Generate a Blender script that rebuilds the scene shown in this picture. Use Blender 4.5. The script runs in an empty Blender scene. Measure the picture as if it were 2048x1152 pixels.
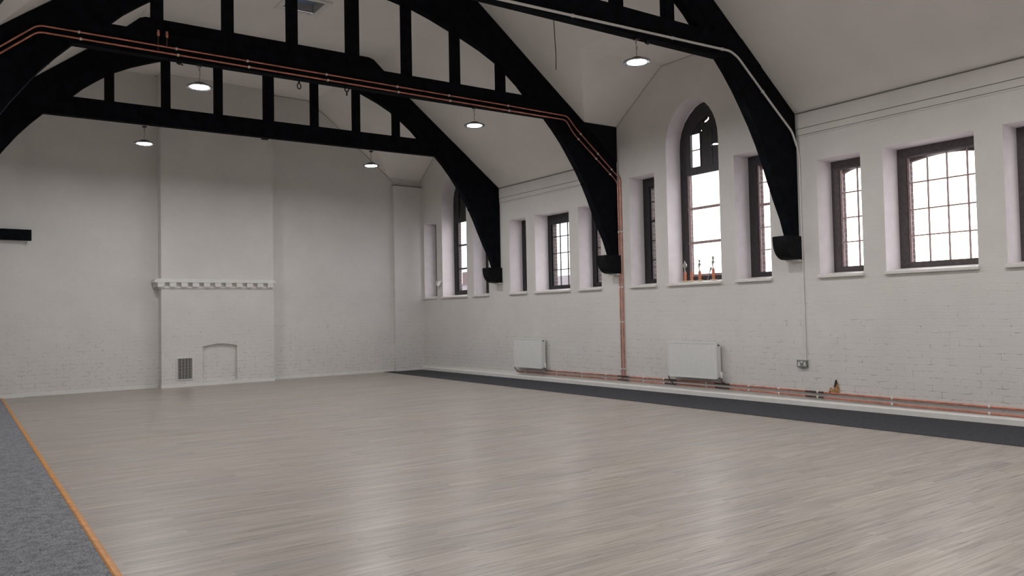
import bpy, bmesh, math, random
from mathutils import Vector, Matrix
random.seed(7)
sc = bpy.context.scene
C = sc.collection

# ------------------------------------------------------------------ materials
def new_mat(name):
    m = bpy.data.materials.new(name); m.use_nodes = True
    nt = m.node_tree; b = nt.nodes['Principled BSDF']
    return m, nt, b
def N(nt, t, **kw):
    n = nt.nodes.new(t)
    for k, v in kw.items():
        if k in n.inputs.keys(): n.inputs[k].default_value = v
        else: setattr(n, k, v)
    return n
def L(nt, a, b): nt.links.new(a, b)
def ramp(nt, src, p0, c0, p1, c1):
    r = N(nt, 'ShaderNodeValToRGB'); e = r.color_ramp.elements
    e[0].position = p0; e[0].color = c0; e[1].position = p1; e[1].color = c1
    L(nt, src, r.inputs[0]); return r
def mth(nt, op, a, b=None, clamp=False):
    n = N(nt, 'ShaderNodeMath', operation=op); n.use_clamp = clamp
    for i, v in enumerate((a, b)):
        if v is None: continue
        if isinstance(v, (int, float)): n.inputs[i].default_value = v
        else: L(nt, v, n.inputs[i])
    return n.outputs[0]
def g(v): return (v, v, v, 1)

def simple(name, col, rough=.5, metal=0., noise=0.04, scale=20., bump=0.0, spec=.5):
    m, nt, b = new_mat(name)
    tc = N(nt, 'ShaderNodeTexCoord'); nz = N(nt, 'ShaderNodeTexNoise', Scale=scale, Detail=4.)
    L(nt, tc.outputs['Object'], nz.inputs['Vector'])
    lo = tuple(max(0, c*(1-noise*2)) for c in col[:3])+(1,); hi = tuple(min(1, c*(1+noise*2)) for c in col[:3])+(1,)
    r = ramp(nt, nz.outputs['Fac'], .3, lo, .7, hi); L(nt, r.outputs[0], b.inputs['Base Color'])
    b.inputs['Roughness'].default_value = rough; b.inputs['Metallic'].default_value = metal
    b.inputs['Specular IOR Level'].default_value = spec
    if bump:
        bp = N(nt, 'ShaderNodeBump', Strength=bump, Distance=.01); L(nt, nz.outputs['Fac'], bp.inputs['Height']); L(nt, bp.outputs[0], b.inputs['Normal'])
    return m

def painted_brick(name, ax, col=(.70, .682, .665), crack=1.0):
    """white painted brickwork; ax = world axis along the wall"""
    m, nt, b = new_mat(name)
    geo = N(nt, 'ShaderNodeNewGeometry'); sp = N(nt, 'ShaderNodeSeparateXYZ'); L(nt, geo.outputs['Position'], sp.inputs[0])
    cb = N(nt, 'ShaderNodeCombineXYZ'); L(nt, sp.outputs[ax], cb.inputs[0]); L(nt, sp.outputs['Z'], cb.inputs[1])
    wob = N(nt, 'ShaderNodeTexNoise', Scale=5., Detail=3.); L(nt, cb.outputs[0], wob.inputs['Vector'])
    sub = N(nt, 'ShaderNodeVectorMath', operation='SUBTRACT'); sub.inputs[1].default_value = (.5, .5, .5); L(nt, wob.outputs['Color'], sub.inputs[0])
    scl = N(nt, 'ShaderNodeVectorMath', operation='SCALE'); scl.inputs['Scale'].default_value = .05; L(nt, sub.outputs[0], scl.inputs[0])
    add = N(nt, 'ShaderNodeVectorMath', operation='ADD'); L(nt, cb.outputs[0], add.inputs[0]); L(nt, scl.outputs[0], add.inputs[1])
    br = N(nt, 'ShaderNodeTexBrick', Scale=1.0, **{'Mortar Size': .006, 'Mortar Smooth': .6, 'Bias': 0., 'Brick Width': .235, 'Row Height': .082})
    L(nt, add.outputs[0], br.inputs['Vector'])
    big = N(nt, 'ShaderNodeTexNoise', Scale=1.3, Detail=5., Roughness=.65); L(nt, cb.outputs[0], big.inputs['Vector'])
    fine = N(nt, 'ShaderNodeTexNoise', Scale=60., Detail=3.); L(nt, cb.outputs[0], fine.inputs['Vector'])
    # worn joints, mostly low on the wall
    zf = N(nt, 'ShaderNodeMapRange'); L(nt, sp.outputs['Z'], zf.inputs[0]); zf.inputs[1].default_value = 2.4; zf.inputs[2].default_value = 0.3
    zf.inputs[3].default_value = .0; zf.inputs[4].default_value = .16
    n2 = N(nt, 'ShaderNodeTexNoise', Scale=8., Detail=6., Roughness=.75); L(nt, cb.outputs[0], n2.inputs['Vector'])
    th = mth(nt, 'ADD', n2.outputs['Fac'], zf.outputs[0])
    msk = N(nt, 'ShaderNodeMapRange'); L(nt, th, msk.inputs[0]); msk.inputs[1].default_value = .64; msk.inputs[2].default_value = .72
    jm = N(nt, 'ShaderNodeMapRange'); L(nt, br.outputs['Fac'], jm.inputs[0]); jm.inputs[1].default_value = .55; jm.inputs[2].default_value = .95
    dark = mth(nt, 'MULTIPLY', mth(nt, 'MULTIPLY', jm.outputs[0], msk.outputs[0]), .55*crack)
    c1 = tuple(c*.95 for c in col)+(1,); c2 = tuple(min(1, c*1.04) for c in col)+(1,)
    rb = ramp(nt, big.outputs['Fac'], .3, c1, .7, c2)
    vo = N(nt, 'ShaderNodeTexVoronoi', Scale=2.6); L(nt, cb.outputs[0], vo.inputs['Vector'])
    vs = N(nt, 'ShaderNodeSeparateXYZ'); L(nt, vo.outputs['Color'], vs.inputs[0])
    hole = mth(nt, 'MULTIPLY', mth(nt, 'LESS_THAN', vo.outputs['Distance'], .024), mth(nt, 'GREATER_THAN', vs.outputs['X'], .62))
    dark = mth(nt, 'MAXIMUM', dark, mth(nt, 'MULTIPLY', hole, .7*crack))
    mx = N(nt, 'ShaderNodeMix', data_type='RGBA'); L(nt, dark, mx.inputs[0]); L(nt, rb.outputs[0], mx.inputs[6]); mx.inputs[7].default_value = (.16, .145, .13, 1)
    L(nt, mx.outputs[2], b.inputs['Base Color'])
    zr = N(nt, 'ShaderNodeMapRange'); L(nt, sp.outputs['Z'], zr.inputs[0]); zr.inputs[1].default_value = 1.2; zr.inputs[2].default_value = 2.8; zr.inputs[3].default_value = 1.; zr.inputs[4].default_value = .18
    jn = N(nt, 'ShaderNodeMapRange'); L(nt, n2.outputs['Fac'], jn.inputs[0]); jn.inputs[1].default_value = .42; jn.inputs[2].default_value = .68; jn.inputs[3].default_value = .04; jn.inputs[4].default_value = .58
    h = mth(nt, 'SUBTRACT', mth(nt, 'ADD', mth(nt, 'MULTIPLY', fine.outputs['Fac'], .16), mth(nt, 'MULTIPLY', big.outputs['Fac'], .5)), mth(nt, 'MULTIPLY', br.outputs['Fac'], mth(nt, 'MULTIPLY', jn.outputs[0], zr.outputs[0])))
    bp = N(nt, 'ShaderNodeBump', Strength=.6, Distance=.008); L(nt, h, bp.inputs['Height']); L(nt, bp.outputs[0], b.inputs['Normal'])
    b.inputs['Roughness'].default_value = .6; b.inputs['Specular IOR Level'].default_value = .3
    return m

def raw_brick(name):
    m, nt, b = new_mat(name)
    geo = N(nt, 'ShaderNodeNewGeometry'); sp = N(nt, 'ShaderNodeSeparateXYZ'); L(nt, geo.outputs['Position'], sp.inputs[0])
    xy = mth(nt, 'ADD', sp.outputs['X'], sp.outputs['Y'])
    cb = N(nt, 'ShaderNodeCombineXYZ'); L(nt, xy, cb.inputs[0]); L(nt, sp.outputs['Z'], cb.inputs[1])
    br = N(nt, 'ShaderNodeTexBrick', Scale=1.0, **{'Mortar Size': .009, 'Brick Width': .225, 'Row Height': .075})
    br.inputs['Color1'].default_value = (.05, .032, .032, 1); br.inputs['Color2'].default_value = (.085, .052, .048, 1); br.inputs['Mortar'].default_value = (.17, .14, .14, 1)
    L(nt, cb.outputs[0], br.inputs['Vector']); L(nt, br.outputs['Color'], b.inputs['Base Color'])
    b.inputs['Roughness'].default_value = .85
    return m

def laminate(name):
    m, nt, b = new_mat(name)
    geo = N(nt, 'ShaderNodeNewGeometry'); mp = N(nt, 'ShaderNodeMapping'); L(nt, geo.outputs['Position'], mp.inputs['Vector'])
    br = N(nt, 'ShaderNodeTexBrick', Scale=1.0, **{'Mortar Size': .0012, 'Mortar Smooth': .3, 'Brick Width': 1.28, 'Row Height': .192})
    br.offset = .37; br.inputs['Color1'].default_value = g(0); br.inputs['Color2'].default_value = g(1); br.inputs['Mortar'].default_value = g(.5)
    L(nt, mp.outputs[0], br.inputs['Vector'])
    # per plank offset for the grain
    sep = N(nt, 'ShaderNodeSeparateXYZ'); L(nt, geo.outputs['Position'], sep.inputs[0])
    off = mth(nt, 'MULTIPLY', br.outputs['Color'], 7.3)
    def grain(sx, sy, det, rough):
        cb = N(nt, 'ShaderNodeCombineXYZ'); L(nt, mth(nt, 'MULTIPLY', sep.outputs['X'], sx), cb.inputs[0]); L(nt, mth(nt, 'MULTIPLY', sep.outputs['Y'], sy), cb.inputs[1]); L(nt, off, cb.inputs[2])
        n = N(nt, 'ShaderNodeTexNoise', Scale=1., Detail=det, Roughness=rough); L(nt, cb.outputs[0], n.inputs['Vector']); return n.outputs['Fac']
    g1 = grain(.75, 9., 5., .6); g2 = grain(1.6, 55., 5., .6); g3 = grain(2.2, 38., 5., .7)
    base = ramp(nt, g1, .3, (.318, .282, .249, 1), .7, (.440, .402, .366, 1))
    fine = ramp(nt, g2, .32, g(.66), .60, g(1.05))
    m1 = N(nt, 'ShaderNodeMix', data_type='RGBA', blend_type='MULTIPLY'); m1.inputs[0].default_value = 1.; L(nt, base.outputs[0], m1.inputs[6]); L(nt, fine.outputs[0], m1.inputs[7])
    streak = ramp(nt, g3, .58, g(1), .70, (.52, .48, .44, 1))
    m2 = N(nt, 'ShaderNodeMix', data_type='RGBA', blend_type='MULTIPLY'); m2.inputs[0].default_value = 1.; L(nt, m1.outputs[2], m2.inputs[6]); L(nt, streak.outputs[0], m2.inputs[7])
    tint = ramp(nt, br.outputs['Color'], 0., (.93, .93, .94, 1), 1., (1.04, 1.03, 1.01, 1))
    m3 = N(nt, 'ShaderNodeMix', data_type='RGBA', blend_type='MULTIPLY'); m3.inputs[0].default_value = 1.; L(nt, m2.outputs[2], m3.inputs[6]); L(nt, tint.outputs[0], m3.inputs[7])
    m4 = N(nt, 'ShaderNodeMix', data_type='RGBA'); L(nt, mth(nt, 'MULTIPLY', br.outputs['Fac'], .3), m4.inputs[0]); L(nt, m3.outputs[2], m4.inputs[6]); m4.inputs[7].default_value = (.13, .11, .1, 1)
    L(nt, m4.outputs[2], b.inputs['Base Color'])
    rr = ramp(nt, g2, .3, g(.36), .7, g(.29)); L(nt, rr.outputs[0], b.inputs['Roughness'])
    b.inputs['Specular IOR Level'].default_value = .5
    bp = N(nt, 'ShaderNodeBump', Strength=.02, Distance=.001); L(nt, g2, bp.inputs['Height']); L(nt, bp.outputs[0], b.inputs['Normal'])
    return m

def carpet_mat(name, lo, hi):
    m, nt, b = new_mat(name)
    geo = N(nt, 'ShaderNodeNewGeometry')
    n1 = N(nt, 'ShaderNodeTexNoise', Scale=220., Detail=3., Roughness=.8); L(nt, geo.outputs['Position'], n1.inputs['Vector'])
    n2 = N(nt, 'ShaderNodeTexNoise', Scale=14., Detail=5., Roughness=.7); L(nt, geo.outputs['Position'], n2.inputs['Vector'])
    n3 = N(nt, 'ShaderNodeTexNoise', Scale=70., Detail=3., Roughness=.8); L(nt, geo.outputs['Position'], n3.inputs['Vector'])
    s = mth(nt, 'ADD', mth(nt, 'ADD', mth(nt, 'MULTIPLY', n1.outputs['Fac'], .45), mth(nt, 'MULTIPLY', n2.outputs['Fac'], .2)), mth(nt, 'MULTIPLY', n3.outputs['Fac'], .35))
    r = ramp(nt, s, .40, lo, .60, hi); L(nt, r.outputs[0], b.inputs['Base Color'])
    b.inputs['Roughness'].default_value = .95; b.inputs['Specular IOR Level'].default_value = .1
    bp = N(nt, 'ShaderNodeBump', Strength=.9, Distance=.01); L(nt, s, bp.inputs['Height']); L(nt, bp.outputs[0], b.inputs['Normal'])
    return m

def glass_mat(name, tint=(1, 1, 1, 1), gloss=.06):
    m = bpy.data.materials.new(name); m.use_nodes = True; nt = m.node_tree; nt.nodes.clear()
    out = N(nt, 'ShaderNodeOutputMaterial'); mix = N(nt, 'ShaderNodeMixShader'); tr = N(nt, 'ShaderNodeBsdfTransparent'); gl = N(nt, 'ShaderNodeBsdfGlossy', Roughness=.03)
    tr.inputs[0].default_value = tint; mix.inputs[0].default_value = gloss
    L(nt, tr.outputs[0], mix.inputs[1]); L(nt, gl.outputs[0], mix.inputs[2]); L(nt, mix.outputs[0], out.inputs[0])
    return m
def emit_mat(name, col, s):
    m, nt, b = new_mat(name)
    b.inputs['Base Color'].default_value = (.9, .9, .9, 1)
    b.inputs['Emission Color'].default_value = col; b.inputs['Emission Strength'].default_value = s
    return m

WHITE = (.70, .682, .665)
M = dict(
    wall_y=painted_brick('painted_brick_side', 'Y'), wall_x=painted_brick('painted_brick_end', 'X'),
    plaster=simple('ceiling_plaster', (.84, .815, .79), .8, noise=.015, scale=1.5),
    reveal=simple('reveal_plaster', (.84, .80, .83), .7, noise=.02, scale=6.),
    sill=simple('sill_paint', (.74, .72, .69), .45, noise=.02),
    trimw=simple('trim_white_paint', (.76, .75, .73), .5, noise=.02, scale=8., bump=.15),
    timber=simple('black_timber', (.0060, .0070, .0098), .9, noise=.2, scale=7., bump=.15, spec=.06),
    cheek=simple('black_paint_on_masonry', (.006, .006, .008), .75, noise=.25, scale=14., bump=.3, spec=.15),
    frame=simple('black_window_paint', (.014, .012, .014), .4, noise=.15, scale=16., bump=.1),
    copper=simple('copper', (.62, .265, .195), .42, 1., noise=.12, scale=9.),
    tarnish=simple('tarnished_copper', (.12, .07, .058), .5, .6, noise=.2),
    clip=simple('white_plastic', (.75, .74, .72), .4, noise=.01),
    conduit=simple('white_conduit_pvc', (.74, .73, .71), .4, noise=.02),
    rad=simple('radiator_enamel', (.74, .75, .74), .3, noise=.008),
    radin=simple('plain_mid_grey', (.45, .45, .44), .5),  # mid grey of convector, hatch shaft, vent louvres and lamp cable
    darkplastic=simple('dark_plastic', (.02, .02, .022), .4),
    steel=simple('brushed_steel', (.30, .32, .31), .38, 1., noise=.05),
    silver=simple('silver_rim', (.30, .31, .33), .45, .9),
    black=simple('black_iron', (.01, .01, .011), .5, noise=.1),
    floor=laminate('grey_oak_laminate'),
    carpet_l=carpet_mat('grey_carpet', (.045, .048, .056, 1), (.44, .455, .49, 1)),
    carpet_r=carpet_mat('charcoal_carpet', (.042, .043, .05, 1), (.105, .107, .118, 1)),
    strip=simple('orange_wood_strip', (.54, .235, .050), .45, noise=.1, scale=12.),
    brick=raw_brick('dark_outside_brick'),
    glass=glass_mat('window_glass'), bluepanel=simple('bluish_panel', (.23, .29, .42), .25, noise=.05),
    lens=emit_mat('led_lens', (1., .99, .98, 1), 400.),
    orange=simple('terracotta_column', (.56, .20, .11), .45, noise=.08, scale=40.),
    cream=simple('cream_base', (.62, .54, .38), .5, noise=.05),
    pewter=simple('pewter_figure', (.40, .39, .36), .35, .8, noise=.08),
    rawbrick=simple('broken_brick', (.42, .24, .11), .9, noise=.45, scale=45., bump=1.),
    nearblack=simple('dark_hole', (.03, .022, .02), .9),  # near-black of the vent backing and the brick crack
    ground=simple('outside_ground', (.45, .44, .42), .9),
    frame_glare_mid=simple('frame_paint_mid_glare', (.034, .030, .035), .45, noise=.12, scale=16.), bar_glare=simple('bar_paint_glare', (.34, .25, .25), .5, noise=.1), frame_glare_full=simple('frame_paint_full_glare', (.075, .062, .063), .45, noise=.12, scale=16.),  # black frame and bar paint lightened: window glare put into the colour
    gap=simple('shadow_gap', (.16, .14, .125), .9), hair=simple('hairline_crack', (.34, .31, .285), .9),
    townbrick=raw_brick('town_brick'), slate=simple('slate_roof', (.10, .09, .10), .7),
)

# ------------------------------------------------------------------ geometry helpers
class MB:
    def __init__(self): self.v = []; self.f = []; self.mi = []
    def face(self, pts, mi=0):
        n = len(self.v); self.v += [tuple(p) for p in pts]; self.f.append(tuple(range(n, n+len(pts)))); self.mi.append(mi); return self
    def box(self, a, b, mi=0):
        (x0, y0, z0), (x1, y1, z1) = [tuple(min(a[i], b[i]) for i in range(3)), tuple(max(a[i], b[i]) for i in range(3))]
        p = [(x0, y0, z0), (x1, y0, z0), (x1, y1, z0), (x0, y1, z0), (x0, y0, z1), (x1, y0, z1), (x1, y1, z1), (x0, y1, z1)]
        n = len(self.v); self.v += p
        for q in ((3, 2, 1, 0), (4, 5, 6, 7), (0, 1, 5, 4), (1, 2, 6, 5), (2, 3, 7, 6), (3, 0, 4, 7)): self.f.append(tuple(n+i for i in q)); self.mi.append(mi)
        return self
    def hexa(self, p, mi=0):
        n = len(self.v); self.v += [tuple(q) for q in p]
        for q in ((3, 2, 1, 0), (4, 5, 6, 7), (0, 1, 5, 4), (1, 2, 6, 5), (2, 3, 7, 6), (3, 0, 4, 7)): self.f.append(tuple(n+i for i in q)); self.mi.append(mi)
        return self
    def prism(self, poly, fn0, fn1, mi=0, caps=True):
        """poly in 2D; fn0/fn1 map (u, v) to a 3D point on either end"""
        n = len(self.v); k = len(poly)
        self.v += [tuple(fn0(*p)) for p in poly] + [tuple(fn1(*p)) for p in poly]
        for i in range(k):
            j = (i+1) % k; self.f.append((n+i, n+j, n+k+j, n+k+i)); self.mi.append(mi)
        if caps:
            self.f.append(tuple(n+i for i in reversed(range(k)))); self.mi.append(mi)
            self.f.append(tuple(n+k+i for i in range(k))); self.mi.append(mi)
        return self
    def tube(self, path, r, seg=10, mi=0, radii=None):
        P = [Vector(p) for p in path]; n0 = len(self.v); ref = None
        for i, p in enumerate(P):
            t = ((P[i+1]-p).normalized() if i < len(P)-1 else Vector()) + ((p-P[i-1]).normalized() if i > 0 else Vector())
            t.normalize()
            if ref is None: ref = t.orthogonal().normalized()
            ref = (ref - t*ref.dot(t)); ref = ref.normalized() if ref.length > 1e-6 else t.orthogonal().normalized()
            b = t.cross(ref); rr = radii[i] if radii else r
            for s in range(seg):
                a = 2*math.pi*s/seg; self.v.append(tuple(p+ref*(rr*math.cos(a))+b*(rr*math.sin(a))))
        for i in range(len(P)-1):
            for s in range(seg):
                a = n0+i*seg+s; c = n0+i*seg+(s+1) % seg; self.f.append((a, c, c+seg, a+seg)); self.mi.append(mi)
        self.f.append(tuple(n0+s for s in reversed(range(seg)))); self.mi.append(mi)
        e = n0+(len(P)-1)*seg; self.f.append(tuple(e+s for s in range(seg))); self.mi.append(mi)
        return self
    def lathe(self, prof, cx, cy, seg=28, mi=0, ratio=1.):
        n0 = len(self.v)
        for r, z in prof:
            for s in range(seg):
                a = 2*math.pi*s/seg; self.v.append((cx+r*math.cos(a), cy+r*ratio*math.sin(a), z))
        for i in range(len(prof)-1):
            for s in range(seg):
                a = n0+i*seg+s; c = n0+i*seg+(s+1) % seg; self.f.append((a, c, c+seg, a+seg)); self.mi.append(mi)
        self.f.append(tuple(n0+s for s in reversed(range(seg)))); self.mi.append(mi)
        e = n0+(len(prof)-1)*seg; self.f.append(tuple(e+s for s in range(seg))); self.mi.append(mi)
        return self
    def holed(self, outer, holes, fn0, fn1=None, mi=0, walls=True):
        """flat polygon with holes on fn0 (and fn1 with side walls)"""
        for fn in ([fn0] if fn1 is None else [fn0, fn1]):
            bm = bmesh.new(); es = []
            for lp in [outer]+holes:
                vs = [bm.verts.new((p[0], p[1], 0)) for p in lp]
                for i in range(len(vs)): es.append(bm.edges.new((vs[i], vs[(i+1) % len(vs)])))
            bmesh.ops.triangle_fill(bm, use_beauty=True, use_dissolve=False, edges=es)
            bm.verts.index_update(); n = len(self.v)
            self.v += [tuple(fn(v.co.x, v.co.y)) for v in bm.verts]
            for f in bm.faces: self.f.append(tuple(n+v.index for v in f.verts)); self.mi.append(mi)
            bm.free()
        if fn1 is not None and walls:
            for lp in [outer]+holes: self.prism(lp, fn0, fn1, mi, caps=False)
        return self
    def build(self, name, mats, parent=None, smooth=False, loc=None, recalc=True):
        me = bpy.data.meshes.new(name)
        org = Vector(loc) if loc is not None else Vector()
        me.from_pydata([tuple(Vector(v)-org) for v in self.v], [], self.f)
        mats = mats if isinstance(mats, (list, tuple)) else [mats]
        for m in mats: me.materials.append(m)
        for p, i in zip(me.polygons, self.mi): p.material_index = i
        if recalc:
            bm = bmesh.new(); bm.from_mesh(me); bmesh.ops.remove_doubles(bm, verts=bm.verts, dist=1e-5); bmesh.ops.recalc_face_normals(bm, faces=bm.faces); bm.to_mesh(me); bm.free()
        if smooth:
            for p in me.polygons: p.use_smooth = True
            me.set_sharp_from_angle(angle=math.radians(40))
        me.update()
        o = bpy.data.objects.new(name, me); C.objects.link(o)
        if parent is not None:
            o.parent = parent; o.location = org - parent.location
        else: o.location = org
        return o
def tag(o, label=None, cat=None, group=None, kind=None):
    if label: o['label'] = label
    if cat: o['category'] = cat
    if group: o['group'] = group
    if kind: o['kind'] = kind
    return o
def empty(name, loc=(0, 0, 0)):
    o = bpy.data.objects.new(name, None); o.location = loc; o.empty_display_size = .1; C.objects.link(o); return o
def copy_tree(o, parent=None):
    c = o.copy(); C.objects.link(c)
    if parent is not None: c.parent = parent
    for ch in list(o.children): copy_tree(ch, c)
    return c
def bend(path, r=.06, n=5):
    """round the corners of a polyline"""
    P = [Vector(p) for p in path]; out = [P[0]]
    for i in range(1, len(P)-1):
        a = (P[i-1]-P[i]); b = (P[i+1]-P[i]); d = min(r, a.length*.45, b.length*.45)
        s = P[i]+a.normalized()*d; e = P[i]+b.normalized()*d
        for k in range(n+1):
            t = k/n; out.append(s*(1-t)**2+P[i]*2*t*(1-t)+e*t*t)
    out.append(P[-1]); return out

# ------------------------------------------------------------------ key dimensions (metres)
XR, XL, YB = 10.1, -0.41, -2.6          # right wall, left wall, wall behind the camera
XC = (XR+XL)/2
def far_y(x, off=0.): return 17.88+.0735*(x+.41)-off
ZE, SL, ZF = 4.24, .783, 6.63           # wall plate, roof slope, flat ceiling
def slope_z(x): return ZE+SL*(min(XR-x, x-XL))
XF = XR-(ZF-ZE)/SL                      # where slope meets flat ceiling
TY = [7.14, 11.0, 14.9]; TD = .14       # truss front faces, thickness
DORM = [(7.30, 11.0), (15.05, 18.78)]   # bays with a cross gable
ZD0, ZD1, DR = 4.84, 5.67, 1.185

# ------------------------------------------------------------------ floor, carpets
fl = MB().face([(XL, YB, 0), (XR, YB, 0), (XR, far_y(XR), 0), (XL, far_y(XL), 0)]).build('floor', M['floor']); tag(fl, kind='structure', label='grey oak laminate floor', cat='floor')
def edge_x(y): return 8.60+(y-3.)*(8.94-8.60)/(18.6-3.)
t = .007
cr = MB(); a, b_ = YB, far_y(9.0)-.02
cr.hexa([(edge_x(a), a, 0.001), (10.0, a, 0.001), (10.0, far_y(10.)-.02, 0.001), (edge_x(b_), b_, 0.001), (edge_x(a), a, t), (10.0, a, t), (10.0, far_y(10.)-.02, t), (edge_x(b_), b_, t)])
tag(cr.build('carpet_runner', M['carpet_r']), 'long charcoal carpet strip on the floor along the windowed wall', 'carpet')
cl = MB(); yl = far_y(.3, .12)
cl.hexa([(XL+.01, YB, .001), (.716, YB, .001), (.716, yl, .001), (XL+.01, yl, .001), (XL+.01, YB, .012), (.716, YB, .012), (.716, yl, .012), (XL+.01, yl, .012)])
tag(cl.build('carpet', M['carpet_l']), 'mottled mid grey carpet beside the orange edging strip', 'carpet')
es = MB().prism([(.717, .001), (.717, .013), (.728, .017), (.752, .015), (.765, .006), (.765, .001)], lambda x, z: (x, YB, z), lambda x, z: (x, yl, z))
tag(es.build('edging_strip', M['strip']), 'long orange wooden edging strip between grey carpet and laminate floor', 'edging strip')

# ------------------------------------------------------------------ right wall with its openings
def rect(y0, y1, z0, z1): return [(y0, z0), (y1, z0), (y1, z1), (y0, z1)]
def arch_round(yc, a, z0, zs, bq, n=16):
    p = [(yc-a, z0), (yc+a, z0)]
    for k in range(n+1):
        th = math.pi*k/n; p.append((yc+a*math.cos(th), zs+bq*math.sin(th)))
    return p
def arch_point(yc, a, z0, zs):
    prof = [(1., 0.), (.975, .17), (.90, .32), (.76, .47), (.57, .59), (.33, .69), (.12, .735), (0, .745)]
    p = [(yc-a, z0), (yc+a, z0)]+[(yc+a*u, zs+w) for u, w in prof]+[(yc-a*u, zs+w) for u, w in reversed(prof[:-1])]
    return p
ZS = 1.85                                # underside of openings
win = [  # number, kind, y0, y1, ztop, label
    (1, 'slim', 17.82, 18.47, 3.80), (2, 'arch', 16.36, 17.53, 4.2), (3, 'slim', 15.41, 16.06, 3.80),
    (4, 'narrow', 13.92, 14.555, 3.49), (5, 'wide', 12.45, 13.60, 3.49), (6, 'narrow', 11.50, 12.16, 3.49),
    (7, 'slim', 10.05, 10.69, 3.84), (8, 'arch', 8.60, 9.755, 4.2), (9, 'slim', 7.64, 8.295, 3.84),
    (10, 'narrow', 6.155, 6.825, 3.515), (11, 'wide', 4.675, 5.835, 3.515), (12, 'narrow', 3.68, 4.35, 3.515),
    (13, 'narrow', 2.2, 2.85, 3.5), (14, 'wide', .3, 1.45, 3.5)]
def opening(w):
    n, k, y0, y1, zt = w
    return arch_round((y0+y1)/2, (y1-y0)/2, ZS, zt, .74) if k == 'arch' else rect(y0, y1, ZS, zt)
XW = 10.50
yend = far_y(XR)
wr = MB()
wall_out = [(YB, 0), (yend+.6, 0), (yend+.6, 7.0), (YB, 7.0)]
wr.holed(wall_out, [opening(w) for w in win], lambda y, z: (XR, y, z))
for w in win: wr.prism(opening(w), lambda y, z: (XR, y, z), lambda y, z: (XW, y, z), 1, caps=False)
for w in win:                            # plaster filling between the round recess and the pointed frame
    if w[1] == 'arch':
        yc, a_ = (w[2]+w[3])/2, (w[3]-w[2])/2
        ro = [p for p in arch_round(yc, a_, ZS, 4.2, .745, 24) if p[1] >= 4.19]
        po = [p for p in arch_point(yc, a_, ZS, 4.2) if p[1] >= 4.19]
        n = len(ro)
        def samp(pts, u):
            d = [0]
            for i in range(1, len(pts)): d.append(d[-1]+math.dist(pts[i], pts[i-1]))
            s = u*d[-1]
            for i in range(1, len(pts)):
                if d[i] >= s-1e-9:
                    f = (s-d[i-1])/(d[i]-d[i-1]); return (pts[i-1][0]+(pts[i][0]-pts[i-1][0])*f, pts[i-1][1]+(pts[i][1]-pts[i-1][1])*f)
            return pts[-1]
        A = [samp(ro, i/40) for i in range(41)]; B = [samp(po, i/40) for i in range(41)]
        for i in range(40):
            wr.face([(10.445, *A[i]), (10.445, *A[i+1]), (10.445, *B[i+1]), (10.445, *B[i])], 1)
wallr = wr.build('wall_right', [M['wall_y'], M['reveal']]); tag(wallr, kind='structure', label='white painted brick wall with windows', cat='wall')
# outer brick leaf with narrower openings (the serrated dark brick seen through the glass)
glass_rng = {}
ob = MB(); oh = []
for n, k, y0, y1, zt in win:
    ins = .125 if k != 'slim' else .165
    if k == 'arch': oh.append(rect(y0+.14, y1-.14, 1.95, 4.85)); glass_rng[n] = (y0+.13, y1-.145)
    else:
        ya_, yb_, zh = y0+ins-.005, y1-ins-.012, zt-(.135 if k != 'slim' else .16)
        oh.append([(ya_, 1.95), (yb_, 1.95)]+[(yb_+(ya_-yb_)*i/8, zh-.045+.05*math.sin(math.pi*i/8)) for i in range(9)])
        glass_rng[n] = (y0+ins-.01, y1-ins)
ob.holed(wall_out, oh, lambda y, z: (XW, y, z), lambda y, z: (10.585, y, z))
ob.build('outer_brickwork', M['brick'], wallr)

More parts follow.
